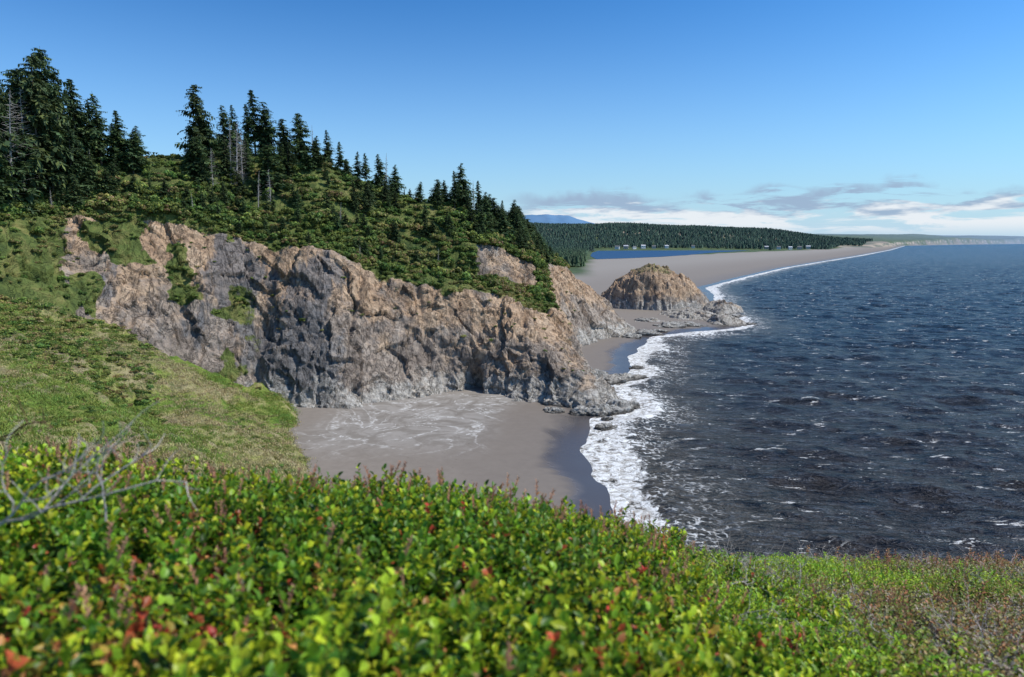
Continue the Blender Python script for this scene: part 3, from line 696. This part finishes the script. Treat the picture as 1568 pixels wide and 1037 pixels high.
x,y,z,r,ad=fgpts(1300,17,48,2.4,9); m=fbm(x*.8,y*.8,octv=3,seed=97); keep=(m>.04); x,y,z=x[keep],y[keep],z[keep]; n=len(x)
scatter('dry_twigs',CT_,np.stack([x,y,z+.09],1),np.stack([rng.normal(0,.25,n),rng.normal(0,.15,n),rng.uniform(0,6.28,n)],1),rng.uniform(.5,1.0,n)[:,None]*np.ones(3),rng.integers(0,3,n))
for i,(o,dv,L_,rd,mt) in enumerate([((-1.25,1.45,49.36),(1,.15,.10),.34,.005,M_twig),((-1.15,1.4,49.36),(.8,.1,.3),.24,.004,M_twig),((-1.0,1.6,49.32),(.3,0,1),.18,.0035,M_twig),((-1.75,1.9,49.42),(1,.1,.1),.30,.006,M_stem)]):
    V,F,C=twig_mesh(800+i,L_,2,rd,dv,.6,o); mesh_from('dead_branch',np.array(V),np.array(F),[mt],smooth=False)

# ------------------------------------------------------------ distant forest
def forest_mesh(x,y,z,h,name):
    n=len(x); k=6; V=np.zeros((n,2*k+2,3)); ang=np.arange(k)*2*np.pi/k
    w=h*rng.uniform(.22,.36,n)
    for t,(zb,wr) in enumerate([(.08,1.0),(.42,.7)]):
        jit=rng.uniform(.7,1.25,(n,k)); a=ang[None]+rng.uniform(0,6,(n,1))
        V[:,t*k:(t+1)*k,0]=x[:,None]+np.cos(a)*w[:,None]*wr*jit; V[:,t*k:(t+1)*k,1]=y[:,None]+np.sin(a)*w[:,None]*wr*jit
        V[:,t*k:(t+1)*k,2]=z[:,None]+h[:,None]*(zb+rng.uniform(-.04,.06,(n,k)))
    V[:,2*k]=np.stack([x,y,z+h*.66],1); V[:,2*k+1]=np.stack([x+rng.normal(0,1,n),y,z+h],1)
    f=[]
    for t in range(2):
        for j in range(k): f.append((t*k+j,t*k+(j+1)%k,2*k+t))
    F=(np.arange(n)[:,None,None]*(2*k+2)+np.array(f)[None]).reshape(-1,3)
    c=np.array([.045,.078,.036])[None]*rng.uniform(.55,1.8,(n,1))+np.array([.012,.022,.036])*sstep(1000,5000,y)[:,None]  # bluish haze painted into the tree colour with distance
    cc=np.repeat(c[:,None],2*k+2,1).reshape(-1,3)
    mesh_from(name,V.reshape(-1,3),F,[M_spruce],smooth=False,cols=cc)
HS=[(600,3930),(655,3960),(700,3940),(760,3990),(820,3980),(900,4010),(1060,4030),(1500,4060),(1580,4080),(1640,4060),(1720,4120),(1850,4300)]
n=34000; y=rng.uniform(3300,6200,n); x=rng.uniform(100,3600,n)
d,z,gr,ed=land_fields(x,y); ok=(d>np.where(y<4200,540,np.where(y<5000,330,200)))&(x/y<.62)&~((y<4010)&(d>500)&(x<1440)&(x>.118*y))
for hx,hy in HS: ok&=~((np.abs(x/y-hx/hy)*hy<22)&(y<hy+25)&(y>hy-700))
x,y,z=x[ok],y[ok],z[ok]; forest_mesh(x,y,z,rng.uniform(13,32,len(x)),'distant_forest')
n=5200; y=rng.uniform(1300,3400,n); x=y*rng.uniform(-.02,.114,n)
d,z,gr,ed=land_fields(x,y); wv_=fbm(x/120,y/120,octv=3,seed=120)*25; ok=(x<.112*y-12+wv_*.6); x,y,z=x[ok],y[ok],z[ok]; forest_mesh(x,y,z,rng.uniform(9,24,len(x)),'distant_forest')
u=np.linspace(0,1,160);v=np.linspace(0,1,30); U,Vv=np.meshgrid(u,v,indexing='ij')
Xm=-3000+9000*U; prof=np.interp(Xm,[-3000,-500,300,900,1400,2000,2600,3600,6000],[400,560,700,760,680,520,390,240,60])
Zm=Vv*prof*(1+.07*fbm(U*18,Vv*3,octv=4,seed=99)); Ym=15000+Vv*2500
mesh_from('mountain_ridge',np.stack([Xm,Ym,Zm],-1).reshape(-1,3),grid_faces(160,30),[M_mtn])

def flat(name,c,rough=.8):
    g=G(name); P=g.pos(); return g.done(g.princ(g.mix(g.noise(P,.6,3),c,tuple(q*.8 for q in c)),rough))
M_wh=flat('white_siding',(.75,.74,.72)); M_tan=flat('tan_siding',(.5,.45,.4)); M_rf=flat('roof_shingles',(.16,.15,.15)); M_rf2=flat('pale_metal_roof',(.5,.5,.52)); M_gl=flat('window_glass',(.03,.04,.05),.1); M_dr=flat('door_paint',(.15,.08,.06))
def box(name,c,s,mat,par):
    V=[(c[0]+i*s[0]/2,c[1]+j*s[1]/2,c[2]+k*s[2]/2) for i in(-1,1) for j in(-1,1) for k in(-1,1)]
    F=[(0,1,3,2),(4,6,7,5),(0,4,5,1),(2,3,7,6),(0,2,6,4),(1,5,7,3)]
    o=mesh_from(name,V,np.array(F),[mat],smooth=False); o.parent=par; return o
for i,(hx,hy) in enumerate(HS):
    d,z,_,_=land_fields(np.array([float(hx)]),np.array([float(hy)])); z=float(z[0])
    e=bpy.data.objects.new('house',None); COL.objects.link(e); e.location=(hx,hy,z+3); e.rotation_euler=(0,0,random.uniform(-.4,.4)); sc=random.uniform(1.2,1.7); e.scale=(sc,sc,sc)
    wm=[M_wh,M_tan,M_wh][i%3]; rm=[M_rf,M_rf2][i%2]
    box('walls',(0,0,2.5),(16,9,11),wm,e)
    V=[(-8.6,-5.2,7.9),(8.6,-5.2,7.9),(8.6,5.2,7.9),(-8.6,5.2,7.9),(-8.6,0,11.8),(8.6,0,11.8)]
    o=mesh_from('roof',V,[np.array([(0,1,5,4),(2,3,4,5),(0,3,2,1)]),np.array([(0,4,3),(1,2,5)])],[rm],smooth=False); o.parent=e
    box('door',(0,-4.52,1.2),(1.2,.1,2.3),M_dr,e)
    for k,wx_ in enumerate((-5,-2.6,2.6,5)): box('window_%d'%(k+1),(wx_,-4.53,5),(1.4,.1,1.6),M_gl,e)

# ------------------------------------------------------------ light
EL,AZ=math.radians(53),math.radians(95)
sv=Vector((math.sin(AZ)*math.cos(EL),math.cos(AZ)*math.cos(EL),math.sin(EL)))
sl=bpy.data.lights.new('sun','SUN'); sl.energy=5.0; sl.angle=math.radians(.5); sl.color=(1,.95,.87)
so=bpy.data.objects.new('sun',sl); COL.objects.link(so); so.rotation_euler=sv.to_track_quat('Z','Y').to_euler(); so.location=(0,0,120)
w=bpy.data.worlds.new('World'); scene.world=w; w.use_nodes=True; nt=w.node_tree; nt.nodes.clear()
class W(G):
    def __init__(s): s.nt=nt
g=W(); out=g.n('ShaderNodeOutputWorld')
sky=g.n('ShaderNodeTexSky',sky_type='NISHITA'); sky.sun_disc=False; sky.sun_elevation=EL; sky.sun_rotation=AZ; sky.air_density=1.0; sky.dust_density=.8; sky.ozone_density=2.5; sky.altitude=50
tint=g.mix(1.0,sky.outputs[0],tuple(.135*q for q in (.60,1.06,1.24)),'MULTIPLY')
gm=g.n('ShaderNodeGamma',{'Color':tint,'Gamma':1.5}).outputs[0]
k_=1/.12
gm=g.mix(1.0,gm,(k_*1.05,k_*1.05,k_*1.05),'MULTIPLY')
dirv=g.n('ShaderNodeTexCoord').outputs['Generated']; dx,dy,dz=sep(g,dirv)
# atmospheric haze thickening towards the horizon
gm=g.mix(g.math('MULTIPLY',g.math('POWER',g.mr(dz,.40,.0,0,1,False),2.2),.9),gm,(.56*k_,.72*k_,.90*k_))
b1=g.n('ShaderNodeBackground',{'Color':gm,'Strength':.12}).outputs[0]
cn=g.noise(g.mapv(dirv,(4,4,30)),2.2,7,.62,.4); cn2=g.noise(g.mapv(dirv,(9,9,50)),1.6,4,.6)
top=g.math('ADD',.068,g.math('MULTIPLY',g.math('SUBTRACT',g.noise(dirv,8,5,.6),.5),.09))
band=g.math('MULTIPLY',g.mr(dz,.004,.026),g.mr(g.math('SUBTRACT',dz,top),.008,-.012))
side=g.mr(dx,-.03,.06)
mask=g.math('MULTIPLY',g.math('MULTIPLY',band,g.mr(cn,.40,.52)),side)
cc=g.mix(g.mr(g.math('ADD',dz,g.math('MULTIPLY',g.math('SUBTRACT',cn2,.5),.07)),.034,.050),(.86,.89,.93),(.33,.44,.61))
b2=g.n('ShaderNodeBackground',{'Color':cc,'Strength':1.0}).outputs[0]
mx=g.n('ShaderNodeMixShader',{0:g.math('MULTIPLY',mask,.88),1:b1,2:b2}).outputs[0]
nt.links.new(mx,out.inputs[0])

# ------------------------------------------------------------ camera
cd=bpy.data.cameras.new('camera'); cam=bpy.data.objects.new('camera',cd); COL.objects.link(cam); scene.camera=cam
cam.location=(0,0,H); cam.rotation_euler=(math.radians(90-8.06),0,0)
cd.lens=24; cd.sensor_width=36; cd.clip_start=.05; cd.clip_end=120000
cd.dof.use_dof=True; cd.dof.focus_distance=40; cd.dof.aperture_fstop=3.0
print('trees',ntree)
